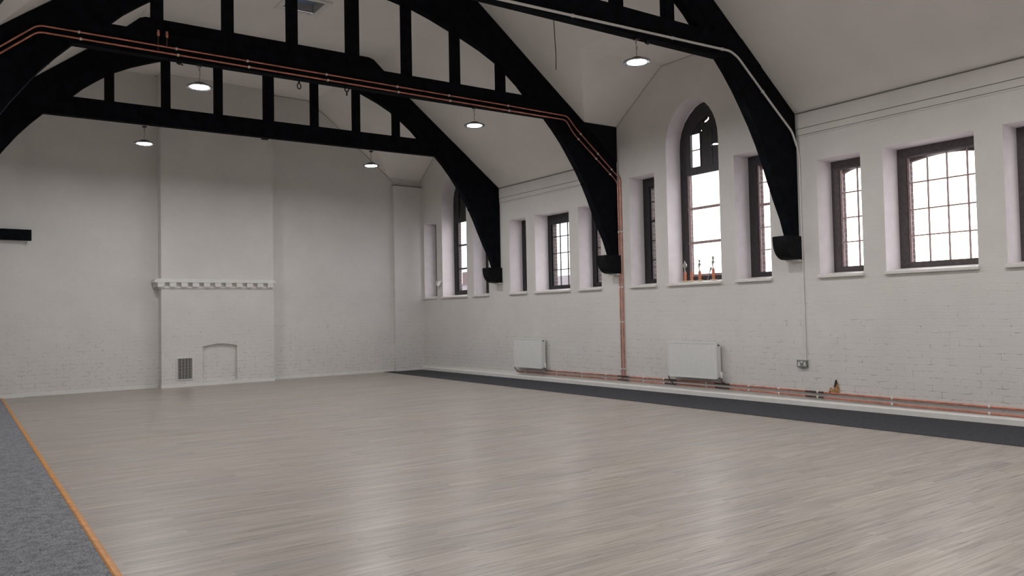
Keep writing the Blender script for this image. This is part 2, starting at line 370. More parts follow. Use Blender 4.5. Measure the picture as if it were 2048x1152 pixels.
# windows
def window(w):
    n, k, y0, y1, zt = w
    e = empty('window_%d' % n, (10.45, (y0+y1)/2, ZS)); tag(e, kind='structure')
    x0, x1 = 10.447, 10.497
    gy0, gy1 = glass_rng[n]
    fz0 = 1.915
    MBAR = M['bar_glare'] if n in (8, 9, 10, 11, 12) else M['frame']; MFR = M['frame_glare_full'] if n in (10, 11, 12) else M['frame_glare_mid'] if n in (8, 9) else M['frame']  # painted-in glare, strongest on the windows nearest the bright sky
    front, back = (lambda y, z: (x0, y, z)), (lambda y, z: (x1, y, z))
    fr = MB(); bars = MB(); pane = MB(); eps = .002
    def hbar(z, h, ya=gy0, yb=gy1, d=.0): bars.box((x0+.012-d, ya-.01, z-h/2), (x1-.012, yb+.01, z+h/2))
    def vbar(y, h, za, zb): bars.box((x0+.014, y-h/2, za-.01), (x1-.014, y+h/2, zb+.01))
    if k == 'arch':
        yc, a_ = (y0+y1)/2, (y1-y0)/2
        lo = rect(gy0, gy1, 1.985, 3.735)
        upl = [(yc-.40, 3.86), (yc+.325, 3.86), (yc+.325, 4.44), (yc+.10, 4.62), (yc-.06, 4.70), (yc-.22, 4.62), (yc-.40, 4.36)]
        holes = [lo, upl]
        out = arch_point(yc, a_-eps, fz0, 4.2)
        fr.holed(out, holes, front, back); fr.build('frame', MFR, e)
        for z in (3.155, 2.565): hbar(z, .045)
        for s in (1, -1): vbar(gy1-.035 if s > 0 else gy0+.035, .05, 1.985, 3.735)   # sash stiles
        hbar(2.0, .05)
        # boarded upper light: one pair of clear panes stays open on the far side, the rest is boards with torn gaps
        bd = MB()
        if n == 8:
            clear = rect(yc+.125, yc+.325, 3.87, 4.435)
            torn1 = [(yc+.075, 4.655), (yc+.03, 4.60), (yc-.03, 4.60), (yc-.085, 4.635), (yc-.075, 4.69), (yc-.045, 4.64), (yc+.0, 4.625)]
            torn2 = [(yc-.10, 4.185), (yc-.26, 4.165), (yc-.285, 4.185), (yc-.22, 4.20), (yc-.17, 4.205)]
            torn3 = [(yc+.10, 4.47), (yc+.085, 4.455), (yc+.075, 4.475), (yc+.09, 4.49)]
            outb = [(yc-.40, 3.86), (yc+.33, 3.86), (yc+.33, 4.45), (yc+.10, 4.63), (yc-.06, 4.71), (yc-.22, 4.63), (yc-.41, 4.36)]
            bd.holed(outb, [clear, torn1, torn2, torn3], lambda y, z: (x0+.018, y, z), lambda y, z: (x0+.03, y, z))
            bd.box((x0+.010, yc+.104, 3.86), (x0+.019, yc+.126, 4.5)).box((x0+.012, yc-.15, 3.86), (x0+.019, yc-.13, 4.62))
            hbar(4.16, .018, yc+.12, yc+.33)
        else:
            bd.holed(upl, [], lambda y, z: (x0+.018, y, z), lambda y, z: (x0+.03, y, z))
        for q in (0,): bd.build('boarding', MFR, e)
        bars.build('glazing_bars', MBAR, e)
        pane.box((x0+.032, gy0, 1.985), (x0+.034, gy1, 3.735)); 
        if n == 8: pane.box((x0+.032, yc+.12, 3.865), (x0+.034, yc+.33, 4.44))
        pane.build('pane', M['glass'], e)
    else:
        head = .135 if k != 'slim' else .16
        if n == 5: head = .20
        gz1 = zt-head
        fr.holed(rect(y0+eps, y1-eps, fz0, zt-eps), [rect(gy0, gy1, 1.99, gz1)], front, back); fr.build('frame', MFR, e)
        if k == 'wide':
            for i in range(3):
                y = gy1-.035-.252*(i+1)+.015
                if y > gy0+.05: vbar(y, .018, 1.99, gz1)
            zs = [3.045, 2.685, 2.338] if n != 5 else [3.02, 2.67, 2.32]
            for z in zs: hbar(z, .018)
        elif k == 'narrow':
            vbar(y1-.395, .018, 1.99, gz1)
            for z in (3.045, 2.685, 2.338): hbar(z, .018)
        else:
            for z, h in ((3.40, .016), (3.05, .042), (2.69, .018), (2.335, .018)): hbar(z, h)
        vbar(gy1-.018, .03, 1.99, gz1)
        bars.build('glazing_bars', MBAR, e)
        pane.box((x0+.032, gy0, 1.99), (x0+.034, gy1, gz1)); pane.build('pane', M['glass'], e)
    s = MB().prism([(10.445, 1.851), (10.445, 1.912), (10.06, 1.868), (10.05, 1.862), (10.05, 1.832), (10.06, 1.828), (10.098, 1.828), (10.098, 1.851)], lambda x, z: (x, y0+.001 if x > 10.1 else y0-.012, z), lambda x, z: (x, y1-.001 if x > 10.1 else y1+.012, z))
    s.build('sill', M['sill'], e)
for w in win: window(w)

# ------------------------------------------------------------------ other walls
wf = MB()
fw = lambda x, z, off=0.: (x, far_y(x, off), z)
wf.face([fw(XL-.05, 0), fw(XR+.5, 0), fw(XR+.5, 7), fw(XL-.05, 7)])
wf.build('wall_far', M['wall_x'])
tag(bpy.data.objects['wall_far'], kind='structure')
def fbox(mb, x0, x1, z0, z1, o0, o1, mi=0):
    mb.hexa([(x0, far_y(x0, o1), z0), (x1, far_y(x1, o1), z0), (x1, far_y(x1, o0), z0), (x0, far_y(x0, o0), z0), (x0, far_y(x0, o1), z1), (x1, far_y(x1, o1), z1), (x1, far_y(x1, o0), z1), (x0, far_y(x0, o0), z1)], mi); return mb
wl = MB().face([(XL, YB, 0), (XL, far_y(XL)+.1, 0), (XL, far_y(XL)+.1, 7), (XL, YB, 7)]).build('wall_left', M['wall_y']); tag(wl, kind='structure')
wb = MB().face([(XL, YB, 0), (XR, YB, 0), (XR, YB, 7), (XL, YB, 7)]).build('wall_back', M['wall_x']); tag(wb, kind='structure')
# corner pier, wide pier at the left end, skirting
p = MB(); fbox(p, 9.24, 10.099, 0, 4.76, 0.001, .12); tag(p.build('trim_1', M['wall_x']), kind='structure')
p = MB(); fbox(p, 9.235, 10.099, 4.761, 4.778, 0.001, .128); tag(p.build('trim_2', M['gap']), kind='structure')
p = MB(); fbox(p, XL+.001, 1.085, 0, 6.6, 0.001, .10); tag(p.build('trim_3', M['wall_x']), kind='structure')
bb = MB(); fbox(bb, 1.086, 3.53, 0, .075, 0.001, .018); fbox(bb, 5.985, 9.23, 0, .075, 0.001, .018); fbox(bb, XL, 1.09, 0, .075, .101, .118); fbox(bb, 9.24, 10.0, 0, .07, .121, .135)
tag(bb.build('baseboard_far', M['trimw']), kind='structure')
br_ = MB().prism([(10.099, 0.), (10.0, 0.), (10.0, .07), (10.012, .085), (10.06, .092), (10.099, .094)], lambda x, z: (x, YB, z), lambda x, z: (x, far_y(10.0, .125), z))
tag(br_.build('baseboard_right', M['trimw']), kind='structure')
# cornice boards under the ceiling in the plain bays
def cornice(nm, ya, yb):
    m = MB().prism([(10.099, 4.235), (10.078, 4.235), (10.078, 4.018), (10.084, 4.012), (10.084, 3.921), (10.089, 3.915), (10.089, 3.89), (10.099, 3.886)], lambda x, z: (x, ya, z), lambda x, z: (x, yb, z))
    m.box((10.066, ya, 4.229), (10.099, yb, 4.2395), 1); m.box((10.0775, ya, 4.008), (10.09, yb, 4.013), 1); m.box((10.0835, ya, 3.912), (10.09, yb, 3.916), 1)
    tag(m.build(nm, [M['wall_y'], M['gap']]), kind='structure')
cornice('trim_4', YB, 7.14); cornice('trim_5', 11.14, 14.9)

# plaster joints: hairlines where the dormer plaster meets the gable wall, and along the far wall
for i, (a0, a1) in enumerate(DORM):
    m = MB().tube([(10.098, a1-.02, ZD0+.005), (10.098, a1-DR, ZD1-.006), (10.098, a0+DR, ZD1-.006), (10.098, a0+.02, ZD0+.005)], .0045, 6)
    tag(m.build('trim_%d' % (6+i), M['hair']), kind='structure')
m = MB().tube([(x, far_y(x, .004), z) for x, z in ((3.5, ZF-.01), (5.7, ZF-.012), (6.95, ZF-.012), (7.46, slope_z(7.46)-.005), (9.30, ZD0))], .006, 6)
tag(m.build('trim_8', M['hair']), kind='structure')
# ceiling ------------------------------------------------------------
ce = MB()
def mirror(p): return (2*XC-p[0], p[1], p[2])
def both(pts):
    ce.face(pts); ce.face([mirror(p) for p in pts])
def main_slope(ya, yb): both([(XR, ya, ZE), (XR, yb, ZE), (XF, yb, ZF), (XF, ya, ZF)])
main_slope(YB, DORM[0][0]); main_slope(DORM[0][1], DORM[1][0])
for a0, a1 in DORM:
    xe = XR-(ZD0-ZE)/SL; xt = XR-(ZD1-ZE)/SL
    both([(XF, a0, ZF), (xe, a0, ZD0), (xt, a0+DR, ZD1), (xt, a1-DR, ZD1), (xe, a1, ZD0), (XF, a1, ZF)])
    both([(xe, a1, ZD0), (XR, a1, ZD0), (XR, a1-DR, ZD1), (xt, a1-DR, ZD1)])
    both([(xe, a0, ZD0), (XR, a0, ZD0), (XR, a0+DR, ZD1), (xt, a0+DR, ZD1)])
    both([(xt, a0+DR, ZD1), (XR, a0+DR, ZD1), (XR, a1-DR, ZD1), (xt, a1-DR, ZD1)])
    both([(xe, a0, ZD0), (XR, a0, ZD0), (XR, a0, ZE)]); both([(xe, a1, ZD0), (XR, a1, ZD0), (XR, a1, ZE)])
HX0, HX1, HY0, HY1 = 4.49, 5.055, 12.50, 13.06
ce.holed([(2*XC-XF, YB), (XF, YB), (XF, 19.0), (2*XC-XF, 19.0)], [[(HX0, HY0), (HX1, HY0), (HX1, HY1), (HX0, HY1)]], lambda x, y: (x, y, ZF))
ceil = ce.build('ceiling', M['plaster'], recalc=False); tag(ceil, kind='structure')
# recessed hatch in the flat ceiling, closed by an opaque bluish panel
e = empty('hatch', ((HX0+HX1)/2, (HY0+HY1)/2, ZF)); tag(e, 'small square recessed hatch with bluish panel in the flat ceiling', 'hatch')
m = MB().holed([(HX0-.09, HY0-.09), (HX1+.09, HY0-.09), (HX1+.09, HY1+.09), (HX0-.09, HY1+.09)], [[(HX0+.004, HY0+.004), (HX1-.004, HY0+.004), (HX1-.004, HY1-.004), (HX0+.004, HY1-.004)]], lambda x, y: (x, y, ZF-.02), lambda x, y: (x, y, ZF-.001)); m.build('surround', M['trimw'], e)
m = MB().prism([(HX0+.002, HY0+.002), (HX1-.002, HY0+.002), (HX1-.002, HY1-.002), (HX0+.002, HY1-.002)], lambda x, y: (x, y, ZF+.001), lambda x, y: (x, y, ZF+.14), caps=False); m.build('shaft', M['radin'], e)
m = MB().box((HX0, HY0, ZF+.14), (HX1, HY1, ZF+.15)); m.build('pane', M['bluepanel'], e)  # opaque bluish panel, not glazing

# ------------------------------------------------------------------ chimney breast on the far wall
OC = .30
ch = empty('chimney_breast', (4.75, far_y(4.75), 0)); tag(ch, 'white painted brick chimney breast with blocked arched fireplace on the end wall', 'chimney breast')
cb_ = MB()
fo = [(4.38, 0.0)] ; arc = []
for k in range(13):
    u = k/12; x = 4.385+(5.125-4.385)*u; arc.append((x, .835+.055*math.sin(math.pi*u)))
fire = [(4.385, .09)]+arc+[(5.125, .09)]
outer = [(3.545, 0), (5.97, 0), (5.97, 6.629), (3.545, 6.629)]
cb_.holed(outer, [list(reversed(fire))], lambda x, z: (x, far_y(x, OC), z))
cb_.prism(fire, lambda x, z: (x, far_y(x, OC), z), lambda x, z: (x, far_y(x, OC-.07), z), caps=False)
cb_.face([(x, far_y(x, OC-.07), z) for x, z in fire])
cb_.face([(3.545, far_y(3.545, OC), 0), (3.545, far_y(3.545, 0.001), 0), (3.545, far_y(3.545, 0.001), 6.629), (3.545, far_y(3.545, OC), 6.629)])
cb_.face([(5.97, far_y(5.97, OC), 0), (5.97, far_y(5.97, 0.001), 0), (5.97, far_y(5.97, 0.001), 6.6), (5.97, far_y(5.97, OC), 6.6)])
cb_.build('brickwork', M['wall_x'], ch)
m = MB(); fbox(m, 3.40, 6.0, 2.205, 2.265, .002, OC+.085); fbox(m, 3.44, 5.99, 2.265, 2.285, .002, OC+.05); fbox(m, 3.50, 5.985, 2.085, 2.11, .002, OC+.02)
m.build('mantel_ledge', M['trimw'], ch)
for i in range(11):
    x = 3.53+i*.2345
    d = MB(); fbox(d, x-.065, x+.065, 2.112, 2.204, .29 if x > 3.55 else .05, OC+.075); d.build('dentil', M['trimw'], ch)
for i in range(2):
    d = MB(); o0 = .05+i*.13; fbox(d, 3.43, 3.544, 2.112, 2.204, o0, o0+.08); d.build('dentil', M['trimw'], ch)
m = MB(); fbox(m, 3.535, 5.98, 0, .07, .29, OC+.016); m.build('skirting', M['trimw'], ch)
# louvred vent on the chimney breast
v = empty('air_vent', (4.01, far_y(4.01, OC), .39)); tag(v, 'dark louvred air vent grille in a white frame on the chimney breast', 'air vent')
m = MB(); x0, x1, z0, z1 = 3.86, 4.16, .165, .605
fbox(m, x0-.02, x0, z0-.02, z1+.02, OC+.001, OC+.02); fbox(m, x1, x1+.02, z0-.02, z1+.02, OC+.001, OC+.02); fbox(m, x0, x1, z0-.02, z0, OC+.001, OC+.02); fbox(m, x0, x1, z1, z1+.02, OC+.001, OC+.02)
m.build('frame', M['trimw'], v)
m = MB(); fbox(m, x0, x1, z0, z1, OC+.001, OC+.004); m.build('backing', M['nearblack'], v)
m = MB()
for i in range(17):
    z = z0+.012+i*(z1-z0)/17; fbox(m, x0, x1, z, z+.0085, OC+.005, OC+.016)
for i in range(5):
    x = x0+.02+i*(x1-x0-.04)/4; fbox(m, x-.004, x+.004, z0, z1, OC+.004, OC+.013)
m.build('louvres', M['radin'], v)
# black timber on the left end of the far wall
m = MB(); fbox(m, XL+.02, 1.215, 2.99, 3.195, .105, .23); tag(m.build('wall_beam', M['timber']), 'short black timber beam fixed flat across the left end of the far white wall', 'beam')

# ------------------------------------------------------------------ roof trusses
brace_in = [(8.50, 4.825), (8.68, 4.64), (8.86, 4.43), (9.02, 4.21), (9.18, 3.98), (9.33, 3.73), (9.46, 3.47), (9.58, 3.20), (9.70, 2.95), (9.83, 2.70), (9.925, 2.448)]
rib_in = [(8.10, 5.145), (7.92, 5.32), (7.722, 5.475), (7.50, 5.637), (7.18, 5.80), (6.826, 5.941), (6.534, 6.045), (6.23, 6.15), (5.936, 6.235), (5.55, 6.305), (5.2, 6.34), (XC, 6.35)]
corb = [(9.722, 2.43), (9.722, 2.39), (9.728, 2.335), (9.738, 2.29), (9.752, 2.25), (9.772, 2.212), (9.80, 2.177), (9.835, 2.148), (9.88, 2.126), (9.93, 2.114), (10.098, 2.112), (10.098, 2.447), (9.735, 2.447)]
posts = [(2.16, .14), (3.06, .14), (3.96, .14), (4.885, .185), (5.79, .14), (6.67, .14), (7.56, .14)]
def zrib(x):
    P = sorted([(q[0], q[1]) for q in rib_in]+[(2*XC-q[0], q[1]) for q in rib_in[:-1]])
    for i in range(1, len(P)):
        if P[i][0] >= x: f = (x-P[i-1][0])/(P[i][0]-P[i-1][0]); return P[i-1][1]+(P[i][1]-P[i-1][1])*f
def truss(T, label, packing, cheek, dl=0.):
    e = empty('roof_truss', (XC, T+TD/2, 4.825)); tag(e, label, 'roof truss', 'black timber roof trusses')
    def pr(poly, name, y0, y1, mat=M['timber'], mir=False):
        if mir: poly = [(2*XC-x, z) for x, z in poly]
        return MB().prism(poly, lambda x, z: (x, y0, z), lambda x, z: (x, y1, z)).build(name, mat, e)
    zt, zb = 5.145, 4.825
    xb = XR-(zb-ZE)/SL-.005; xt = XR-(zt-ZE)/SL-.005
    pr([(2*XC-xb, zb), (xb, zb), (xt, zt), (2*XC-xt, zt)], 'tie_beam', T, T+TD)
    for x, w in posts:
        zz = zrib(x)+.05
        pr([(x-w/2, zt-.002), (x+w/2, zt-.002), (x+w/2, zz), (x-w/2, zz)], 'king_post' if w > .15 else 'post', T+.014, T+TD-.006)
    for mir in (False, True):
        pr([(xt-.001, zt), (xt-.53, zt), (XF-.40, ZF-.01), (XF-.005, ZF-.01)], 'principal_rafter', T+.004, T+TD-.002, mir=mir)
        pr(rib_in+[(XC, ZF-.01), (XF-.402, ZF-.01), (xt-.532, zt)], 'arched_rib', T+.008, T+TD-.004, mir=mir)
        br = [(x+(dl if mir else 0)*min(1, max(0, (8.5-x)/-.4)), z) for x, z in brace_in]+[(10.098, 2.448), (10.098, ZE-.005), (xb, zb-.001)]
        pr(br, 'arched_brace', T+.006, T+TD-.003, mir=mir)
        pr(corb, 'corbel', T-.05, T+TD+.05, mat=M['cheek'], mir=mir)
        pr([(10.0, 2.085), (10.098, 2.085), (10.098, 2.111), (10.0, 2.111)], 'corbel_pad', T-.04, T+TD+.04, mat=M['trimw'], mir=mir)
        if cheek: pr([(xb-.06, ZD0-.003), (10.098, ZD0-.003), (10.098, ZE-.06)], 'cheek_panel', T-.012, T-.002, mat=M['cheek'], mir=mir)
        # bolt heads on the underside of the brace and rib
        for (x, z) in (brace_in[5], rib_in[3]):
            if mir and T < 8: continue
            if mir: x = 2*XC-x
            s = -1 if not mir else 1
            MB().tube([(x, T+TD/2, z+.01), (x+s*.035, T+TD/2, z-.028)], .022, 8)  .build('bolt', M['timber'], e)
    if packing:
        pk = [(1.78, zt), (1.95, 5.30), (2.02, 5.325), (5.14, 5.325), (5.22, 5.30), (5.29, 5.24), (5.40, zt)]
        pr(pk, 'packing_timber', T+.03, T+TD-.012)
    return e
truss(TY[0], 'nearest black timber truss, carrying the white conduit', False, False, .16)
truss(TY[1], 'middle black timber truss, carrying two copper pipes', True, True)
truss(TY[2], 'farthest black timber truss, without any pipes, before the end wall', False, False)

# ------------------------------------------------------------------ copper pipes
def clips(pipe, pts, axis_fn, r):
    for p_, d_ in pts:
        p_ = Vector(p_); d_ = Vector(d_).normalized()
        m = MB().tube([p_-d_*.012, p_+d_*.012], r+.006, 10)
        m.box((p_.x-.008, p_.y-.008, p_.z-.008), tuple(p_+Vector(axis_fn)*.024))
        m.build('pipe_clip', M['clip'], pipe)
PY = TY[1]-.018
def riser(zoff, yv, xin, lab, zend, stubx):
    e = empty('copper_pipe', (4.8, PY, 4.85+zoff)); tag(e, lab, 'pipe', 'copper pipes on the middle truss')
    base = [(-.38, 3.90), (.815, 4.925), (7.6, 4.868), (8.89, 4.858), (9.09, 4.65), (10.0, 3.91)]
    z0 = .037 if zoff > 0 else -.035
    s = 1 if zoff > 0 else -1
    pts = [(x, PY, z+z0+(.008 if i < 4 and zoff > 0 else 0)) for i, (x, z) in enumerate(base)]
    if s > 0: pts[4] = (9.115, PY, 4.70); pts[5] = (10.02, PY-.02, 3.955); pts[3] = (8.925, PY, 4.895)
    else: pts[4] = (9.06, PY, 4.60); pts[5] = (9.995, PY-.01, 3.87)
    pts += [(10.072, yv, pts[5][2]-.09), (10.072, yv, zend)]
    MB().tube(bend(pts, .07), .0125, 10).build('tube', M['copper'], e, smooth=True)
    ct = []
    for x in (1.25, 2.38, 3.3, 4.44, 5.58, 6.5, 7.65): ct.append(((x+(.02 if s < 0 else 0), PY, 4.925+z0+(x-.8)*(-.0085)+(.008 if s > 0 else 0)), (1, 0, 0)))
    clips(e, ct, (0, 1, 0), .0125)
    bc = []
    for f in (.12, .55, .9):
        a = Vector(pts[4]); b = Vector(pts[5]); bc.append((tuple(a.lerp(b, f)), tuple(b-a)))
    clips(e, bc, (0, 1, 0), .0125)
    clips(e, [((10.072, yv, z), (0, 0, 1)) for z in (2.88, 1.86, 1.22, .36)], (1, 0, 0), .0125)
    # short vent stub standing up on the truss
    zb = 4.91+z0
    MB().tube([(stubx, PY+.004, zb), (stubx, PY+.004, 5.08)], .008, 8).build('vent_stem', M['tarnish'], e)
    MB().lathe([(.010, 5.075), (.019, 5.085), (.021, 5.13), (.014, 5.145), (.018, 5.155)], stubx, PY-.012, 12).build('vent_valve', M['copper'], e, smooth=True)
    return e
ra = riser(.06, 10.895, 0, 'upper of the two copper pipes along the middle truss and down the wall', .222, 2.262)
rb = riser(-.06, 10.965, 0, 'lower of the two copper pipes along the middle truss and down the wall', .165, 2.157)
def run(lab, pts, clipy, zf):
    e = empty('copper_pipe', (10.07, 8.0, .2)); tag(e, lab, 'pipe', 'copper pipes along the foot of the windowed wall')
    MB().tube(bend(pts, .05), .0125, 10).build('tube', M['copper'], e, smooth=True)
    clips(e, [((10.07, y, zf(y)), (0, 1, 0)) for y in clipy], (1, 0, 0), .0125)
    # dark soldered tees at the branches
    for y in (10.93, 9.75, 8.62, 6.95):
        MB().tube([(10.07, y-.15, zf(y-.15)), (10.07, y+.15, zf(y+.15))], .0138, 10).build('tee_fitting', M['tarnish'], e, smooth=True)
    return e
def zup(y): return .224 if y > 8.57 else .224-(8.57-y)*.0078
def zlo(y): return .158 if y > 8.57 else .158-(8.57-y)*.0108
cy_ = [12.9, 12.1, 11.4, 10.4, 9.9, 8.95, 8.1, 7.55, 6.9, 5.8, 4.6, 3.4]
run('upper of the two copper pipes running above the white skirting', [(10.07, 13.2, .223), (10.07, 8.57, .224), (10.07, YB+.05, zup(YB))], cy_, zup)
run('lower of the two copper pipes running above the white skirting', [(10.07, 14.3, .156), (10.07, 8.57, .158), (10.07, YB+.05, zlo(YB))], [14.0]+cy_, zlo)

# ------------------------------------------------------------------ white conduit and socket on the first truss
e = empty('conduit', (7.5, TY[0]-.02, 4.85)); tag(e, 'white electrical conduit along the nearest truss and down the wall to the socket', 'conduit')
CY = TY[0]-.018
pts = [(-.35, CY, 4.70), (4.88, CY, 4.838), (8.66, CY, 4.925), (8.82, CY, 4.865), (9.50, CY, 4.33), (9.97, CY, 3.97), (10.06, CY-.012, 3.76)]
MB().tube(bend(pts, .06), .016, 10).build('truss_run', M['conduit'], e, smooth=True)
MB().tube([(10.06, CY-.012, 3.77), (10.082, 7.095, 3.6), (10.084, 7.085, .655)], .0105, 8).build('wall_run', M['conduit'], e, smooth=True)
clips(e, [((x, CY, 4.838+(x-4.88)*.023), (1, 0, 0)) for x in (5.9, 7.55, 8.5)]+[((9.33, CY, 4.463), (.68, 0, -.53))], (0, 1, 0), .016)
clips(e, [((10.083, 7.09, z), (0, 0, 1)) for z in (2.9, 2.0, 1.85, 1.25)], (1, 0, 0), .0105)
s = empty('wall_socket', (10.1, 7.14, .604)); tag(s, 'double steel wall socket with white inserts at the foot of the conduit', 'wall socket')
m = MB().box((10.062, 7.062, .556), (10.099, 7.216, .652)); m.build('back_box', M['steel'], s)
m = MB().box((10.056, 7.058, .552), (10.062, 7.220, .656)); m.build('faceplate', M['steel'], s)
for y in (7.092, 7.186):
    m = MB().prism([(y-.021, .572), (y+.021, .572), (y+.017, .61), (y, .64), (y-.017, .61)], lambda y_, z: (10.053, y_, z), lambda y_, z: (10.056, y_, z)); m.build('outlet_insert', M['clip'], s)
    m = MB()
    for dy, dz in ((0, .022), (-.011, 0), (.011, 0)): m.box((10.0518, y+dy-.003, .590+dz-.004), (10.0528, y+dy+.003, .590+dz+.004))
    m.build('pin_holes', M['darkplastic'], s)
m = MB().prism([(7.117, .642), (7.161, .642), (7.139, .605)], lambda y_, z: (10.051, y_, z), lambda y_, z: (10.056, y_, z)); m.build('switch', M['clip'], s)

# ------------------------------------------------------------------ radiators
def radiator(y0, y1, z0, z1, lab):
    xf, xb = 9.945, 10.035
    e = empty('radiator', (9.99, (y0+y1)/2, z0)); tag(e, lab, 'radiator', 'white panel radiators on the windowed wall')
    # pressed front panel with vertical flutes
    m = MB(); n = int((y1-y0-.08)/.033); prof = [(y0+.012, xf), (y0+.04, xf)]
    for i in range(n):
        y = y0+.04+(y1-y0-.08)*i/n; w = (y1-y0-.08)/n
        prof += [(y+w*.25, xf), (y+w*.40, xf+.004), (y+w*.75, xf+.004), (y+w*.9, xf)]
    prof += [(y1-.012, xf)]
    zz = [(z0+.03, 1), (z1-.035, 1)]
    for i in range(len(prof)-1):
        (ya, xa), (yb, xb_) = prof[i], prof[i+1]
        m.face([(xa, ya, z0+.03), (xb_, yb, z0+.03), (xb_, yb, z1-.035), (xa, ya, z1-.035)])
        m.face([(xf, ya, z0), (xf, yb, z0), (xb_, yb, z0+.03), (xa, ya, z0+.03)])
        m.face([(xf, ya, z1-.02), (xf, yb, z1-.02), (xb_, yb, z1-.035), (xa, ya, z1-.035)])
    m.build('front_panel', M['rad'], e, recalc=False)
    m = MB().box((xf+.02, y0+.012, z0), (xf+.032, y1-.012, z1-.02)); m.build('convector', M['radin'], e)
    m = MB().box((xb-.012, y0+.012, z0), (xb, y1-.012, z1-.02)); m.build('rear_panel', M['rad'], e)
    for y in (y0, y1-.011):
        m = MB().box((xf-.002, y, z0+.012), (xb+.004, y+.011, z1-.012)); m.build('side_panel', M['rad'], e)
    m = MB().box((xf-.003, y0+.001, z1-.0195), (xf+.012, y1-.001, z1)).box((xb-.010, y0+.001, z1-.0195), (xb+.005, y1-.001, z1))
    for i in range(int((y1-y0)/.022)):
        y = y0+.006+i*.022; m.box((xf+.012, y, z1-.012), (xb-.010, y+.010, z1-.002))
    m.build('top_grille', M['rad'], e)
    m = MB().tube([(xf+.04, y0-.02, z1-.045), (xf+.04, y0+.0, z1-.045)], .012, 10); m.build('bleed_plug', M['darkplastic'], e)
    # valves
    yv = y0-.045
    m = MB().lathe([(.013, z0+.015), (.020, z0+.025), (.022, z0+.075), (.018, z0+.11), (.012, z0+.118)], xf+.05, yv, 14); m.build('thermostatic_valve', M['clip'], e, smooth=True)
    m = MB().tube([(xf+.05, yv, z0+.02), (xf+.05, yv, z0-.03), (xf+.07, yv, z0-.05), (10.07, yv-.02, .224)], .010, 8).tube([(xf+.05, yv, z0+.02), (xf+.05, y0+.012, z0+.02)], .009, 8)
    m.build('valve_tail', M['tarnish'], e, smooth=True)
    yl_ = y1+.04
    m = MB().tube([(xf+.05, yl_, z0+.055), (xf+.05, yl_, z0-.03), (10.06, yl_-.03, .165)], .009, 8).tube([(xf+.05, yl_, z0+.02), (xf+.05, y1-.012, z0+.02)], .009, 8)
    m.build('lockshield_tail', M['tarnish'], e, smooth=True)
    for y in (y0+.18, y1-.18):
        m = MB().box((xb+.004, y-.015, z0+.06), (10.099, y+.015, z1-.08)); m.build('wall_bracket', M['rad'], e)
radiator(8.615, 9.675, .302, .885, 'wider looking white radiator below the tall arched window, right of the copper risers')
radiator(13.235, 14.25, .262, .882, 'smaller looking white radiator on the wall left of the copper risers')

# ------------------------------------------------------------------ damaged brick patch
m = MB(); random.seed(3)
e = empty('exposed_brick', (10.09, 6.63, .25)); tag(e, 'small patch of broken bare brick in the wall above the copper pipes', 'broken brick')
for (y, z, w, h, d) in ((6.665, .235, .05, .055, .03), (6.62, .24, .055, .06, .035), (6.59, .255, .04, .07, .03), (6.625, .295, .05, .05, .025), (6.60, .335, .03, .04, .02), (6.705, .26, .028, .05, .018)):
    q = MB(); c = [Vector((10.099-d if i & 1 else 10.099, y+(w/2 if i & 2 else -w/2), z+(h/2 if i & 4 else -h/2))) for i in range(8)]
    c = [v_+Vector((0 if v_.x > 10.09 else random.uniform(-.008, .008), random.uniform(-.01, .01), random.uniform(-.01, .01))) for v_ in c]
    q.hexa([c[0], c[1], c[3], c[2], c[4], c[5], c[7], c[6]]); q.build('brick_fragment', M['rawbrick'], e)
MB().prism([(6.612, .30), (6.635, .31), (6.628, .36), (6.615, .40), (6.606, .36)], lambda y, z: (10.066, y, z), lambda y, z: (10.098, y, z)).build('dark_crack', M['nearblack'], e)
MB().tube([(10.06, 6.705, .212), (10.06, 6.705, .245)], .012, 10).build('pipe_stub', M['copper'], e)

# ------------------------------------------------------------------ hanging lamps
def make_lamp():
    e = empty('pendant_lamp', (0, 0, 0))
    z = 4.535
    MB().lathe([(.04, z+.045), (.06, z+.04), (.095, z+.022), (.112, z+.002)], 0, 0, 24).build('housing', M['darkplastic'], e, smooth=True)
    MB().lathe([(.113, z+.003), (.160, z-.002), (.170, z-.012), (.168, z-.022), (.158, z-.026), (.124, z-.020), (.114, z-.004)], 0, 0, 32).build('rim', M['silver'], e, smooth=True)
    MB().lathe([(.110, z-.010), (.110, z-.020), (.095, z-.025), (.02, z-.027)], 0, 0, 32).build('lens', M['lens'], e, smooth=True)
    MB().tube([(-.005, 0, 4.832), (-.012, .004, 4.76), (.008, -.003, 4.70), (-.006, .004, 4.64), (.002, 0, z+.06)], .0065, 8).build('cable', M['radin'], e)
    MB().tube([(.012, .01, 4.83), (.004, .01, 4.74), (.0, .006, z+.06)], .0035, 6).build('chain', M['black'], e)
    MB().box((-.03, -.03, 4.80), (.03, .03, 4.8245)).build('hook_plate', M['black'], e)
    return e
lamps = [(7.0, 0, 'lit round pendant lamp under the nearest truss'),
         (2.69, 1, 'lit round pendant lamp under the middle truss, left of its centre'),
         (7.03, 1, 'lit round pendant lamp under the middle truss, near the copper bend'),
         (2.71, 2, 'lit round pendant lamp under the farthest truss, before the chimney breast'),
         (6.99, 2, 'lit round pendant lamp under the farthest truss, near the corner pier')]
proto = None
for x, ti, lab in lamps:
    if proto is None: proto = o = make_lamp()
    else: o = copy_tree(proto)
    o.location = (x, TY[ti]+TD/2, 0 if ti < 2 else -.03 if ti == 2 else 0)
    tag(o, lab, 'lamp', 'round pendant lamps under the trusses')
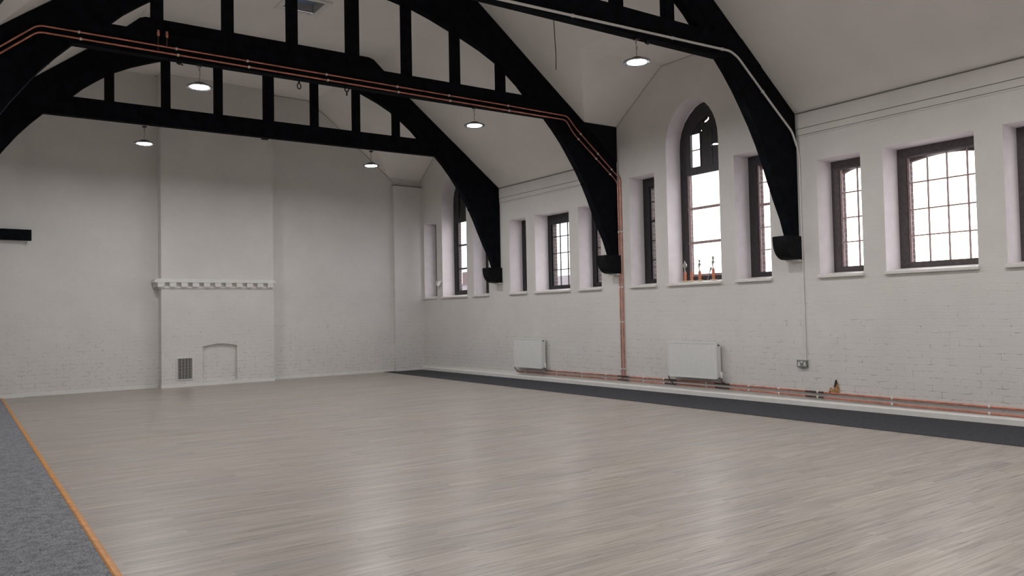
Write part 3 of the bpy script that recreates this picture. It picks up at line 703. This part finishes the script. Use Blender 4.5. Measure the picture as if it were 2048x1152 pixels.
# unseen lights: nearest truss's left lamp, then others added to light the near floor
for x, y in ((2.70, TY[0]+.07), (7.0, 3.3), (2.7, 3.3), (7.0, -.6), (2.7, -.6)):
    d = bpy.data.lights.new('unseen_light', 'AREA'); d.shape = 'DISK'; d.size = .25; d.energy = 53.; d.color = (1., .99, .98)
    o = bpy.data.objects.new('unseen_light', d); o.location = (x, y, 4.50); C.objects.link(o)

# ------------------------------------------------------------------ ironwork and cables on the middle truss
YM = TY[1]+TD/2
e = empty('shackle', (4.06, YM, 4.8)); tag(e, 'black iron shackle hanging under the middle truss, longer oval ring', 'shackle')
MB().tube([(4.06, YM, 4.824), (4.06, YM, 4.77)], .014, 8).build('bolt', M['black'], e)
MB().tube([(4.06+.026*math.sin(a), YM, 4.735+.042*math.cos(a)) for a in [2*math.pi*k/16 for k in range(17)]], .008, 8).build('ring', M['black'], e)
e = empty('eye_hook', (4.79, YM, 4.8)); tag(e, 'black iron eye hook with a pin hanging under the middle truss', 'hook')
MB().tube([(4.79+.03*math.sin(a), YM, 4.792+.032*math.cos(a)) for a in [2*math.pi*k/16 for k in range(17)]], .009, 8).build('eye', M['black'], e)
MB().tube([(4.79, YM, 4.765), (4.79, YM, 4.70)], .012, 8).build('pin', M['black'], e)
e = MB().tube([(.93, YM, 4.60), (.905, YM, 4.57), (.90, YM, 4.545), (.915, YM, 4.53), (.935, YM, 4.54), (.935, YM, 4.56)], .007, 8).build('cup_hook', M['black']); tag(e, 'small black cup hook under the left brace of the middle truss', 'hook')
for x, lab in ((2.43, 'small black cable bracket on the middle truss beside the lamp cable'),):
    e = MB().tube([(x-.03, YM, 4.80), (x, YM, 4.785), (x+.03, YM, 4.79), (x+.05, YM, 4.775)], .01, 6).box((x-.02, YM-.02, 4.79), (x+.02, YM+.02, 4.8245)).build('cable_bracket', M['black']); tag(e, lab, 'bracket')
e = MB().box((7.16, TY[0]+.05, 4.79), (7.21, TY[0]+.09, 4.8245)).tube([(7.17, TY[0]+.07, 4.80), (7.17, TY[0]+.07, 4.775)], .008, 6).tube([(7.20, TY[0]+.07, 4.80), (7.20, TY[0]+.07, 4.772)], .008, 6).build('cable_bracket', M['black']); tag(e, 'small black twin bracket on the nearest truss beside its lamp', 'bracket')
e = MB().box((4.75, TY[2]+.04, 4.785), (4.87, TY[2]+.1, 4.8245)).build('junction_box', M['black']); tag(e, 'small flat black box under the farthest truss', 'junction box')
e = MB().tube([(5.69, TY[0]+.07, 4.824), (5.70, TY[0]+.07, 4.6), (5.712, TY[0]+.07, 4.4), (5.708, TY[0]+.07, 4.22)], .0055, 6).build('hanging_cable', M['black']); tag(e, 'loose thin black cable hanging straight down from the nearest truss', 'cable')

# ------------------------------------------------------------------ movement sensor by the far arched window
e = empty('motion_sensor', (10.1, 17.62, 2.2)); tag(e, 'small white sensor on the wall left of the far arched window', 'sensor')
MB().box((10.03, 17.58, 2.235), (10.1, 17.75, 2.275)).build('bracket', M['clip'], e)
MB().tube([(9.99, 17.62, 2.15), (10.03, 17.62, 2.215), (10.06, 17.62, 2.24)], .05, 12, radii=[.03, .055, .04]).build('head', M['clip'], e, smooth=True)

# ------------------------------------------------------------------ trophies on the sill of the arched window
XT = 10.28
def sill_z(x): return 1.868+(x-10.06)*(1.912-1.868)/(10.445-10.06)
def trophy(y, hcol, fig, lab, rcol=.024):
    z = sill_z(XT+.02)
    e = empty('trophy', (XT, y, z)); tag(e, lab, 'trophy', 'small trophies on the window sill')
    MB().box((XT-.042, y-.045, z), (XT+.042, y+.045, z+.018)).build('base', M['cream'], e)
    MB().lathe([(rcol, z+.018), (rcol, z+hcol)], XT, y, 14).build('column', M['orange'], e, smooth=True)
    if not fig: return
    z1 = z+hcol
    f = MB()
    if fig == 'disc':
        f.tube([(XT, y, z1), (XT, y+.006, z1+.05), (XT, y+.004, z1+.075)], .010, 8, radii=[.016, .008, .012])
        f.tube([(XT-.008, y, z1+.115), (XT+.008, y, z1+.115)], .042, 18)
        f.tube([(XT, y, z1+.15), (XT, y, z1+.20)], .01, 8, radii=[.018, .004])
    else:
        f.tube([(XT, y, z1), (XT, y+.004, z1+.03), (XT, y+.012, z1+.065), (XT, y+.006, z1+.10), (XT, y, z1+.135)], .01, 8, radii=[.015, .008, .010, .018, .022])
        f.tube([(XT, y+.03, z1+.115), (XT, y, z1+.125), (XT, y-.036, z1+.105)], .008, 8)
        hz = z1+.175 if fig == 'ball' else z1+.17
        f.tube([(XT, y, z1+.13), (XT, y, hz-.02), (XT, y, hz), (XT, y, hz+.02)], .016, 10, radii=[.008, .010, .022, .012])
        if fig == 'cup': f.tube([(XT, y, hz+.01), (XT, y, hz+.035)], .02, 10, radii=[.01, .026])
    f.build('figure', M['pewter'], e, smooth=True)
trophy(9.55, .165, 'disc', 'small trophy with a disc figure on its column, against the dark window frame')
trophy(9.40, .165, None, 'short terracotta column without a figure, second trophy on the sill')
trophy(9.22, .165, 'ball', 'small trophy with a round headed figure, in the middle of the lit pane')
trophy(8.925, .19, 'cup', 'tallest trophy on the sill, its figure holding up a cup')
e = MB().tube([(10.41, 9.165, 1.91), (10.41, 9.15, 1.96), (10.41, 9.125, 2.03), (10.41, 9.10, 2.075), (10.41, 9.085, 2.11), (10.41, 9.07, 2.125)], .01, 8, radii=[.014, .007, .007, .012, .022, .008]).tube([(10.41, 9.095, 2.1), (10.41, 9.115, 2.15), (10.41, 9.13, 2.18)], .004, 6).build('loose_figure', M['pewter'], smooth=True); tag(e, 'loose broken trophy figure leaning against the pane behind the trophies', 'trophy figure')

# ------------------------------------------------------------------ outside
o = MB().face([(10.8, -60, -5), (140, -60, -5), (140, 160, -5), (10.8, 160, -5)]).build('terrain', M['ground']); tag(o, kind='structure')
bl = empty('terrace_house', (34, 44, -5)); tag(bl, 'distant brick terrace glimpsed low through the far windows', 'building')
MB().box((31, 33, -5), (38, 62, 2.9)).build('wall', M['townbrick'], bl)
MB().prism([(30.7, 2.9), (38.3, 2.9), (34.5, 4.0)], lambda x, z: (x, 32.8, z), lambda x, z: (x, 62.2, z)).build('roof', M['slate'], bl)
for y in (38., 46., 55.): MB().box((34., y, 3.4), (35., y+.8, 4.9)).build('chimney', M['townbrick'], bl)

# ------------------------------------------------------------------ sky
w = bpy.data.worlds.new('sky'); sc.world = w; w.use_nodes = True; nt = w.node_tree
bg = nt.nodes['Background']
tc = N(nt, 'ShaderNodeTexCoord'); nv = N(nt, 'ShaderNodeVectorMath', operation='NORMALIZE'); L(nt, tc.outputs['Generated'], nv.inputs[0])
dt = N(nt, 'ShaderNodeVectorMath', operation='DOT_PRODUCT'); sd = Vector((10.45, 5.6, 1.1)).normalized(); dt.inputs[1].default_value = sd; L(nt, nv.outputs[0], dt.inputs[0])
pw = mth(nt, 'POWER', mth(nt, 'MAXIMUM', dt.outputs['Value'], 0.), 60.)
mx = N(nt, 'ShaderNodeMix', data_type='RGBA'); L(nt, pw, mx.inputs[0]); mx.inputs[6].default_value = (1.0, .955, 1.0, 1); mx.inputs[7].default_value = (2.6, 2.2, 1.7, 1)
L(nt, mx.outputs[2], bg.inputs['Color']); bg.inputs['Strength'].default_value = 3.3

# ------------------------------------------------------------------ camera
yaw, pitch, roll = 0.60890638, 0.03273951, -0.01952699
f = Vector((math.sin(yaw)*math.cos(pitch), math.cos(yaw)*math.cos(pitch), math.sin(pitch)))
r = Vector((math.cos(yaw), -math.sin(yaw), 0)); u = r.cross(f)
r2 = math.cos(roll)*r+math.sin(roll)*u; u2 = -math.sin(roll)*r+math.cos(roll)*u
cd = bpy.data.cameras.new('camera'); cam = bpy.data.objects.new('camera', cd); C.objects.link(cam)
m4 = Matrix((r2, u2, -f)).transposed().to_4x4(); m4.translation = Vector((0, 0, 1.4)); cam.matrix_world = m4
cd.sensor_width = 36.; cd.lens = 36.*1601.79/2048.; cd.clip_start = .05; cd.clip_end = 400.
sc.camera = cam
sc.view_settings.view_transform = 'Standard'; sc.view_settings.look = 'None'; sc.view_settings.exposure = 0.
sc.cycles.use_denoising = True
sc.cycles.max_bounces = 10; sc.cycles.diffuse_bounces = 6; sc.cycles.sample_clamp_indirect = 8.
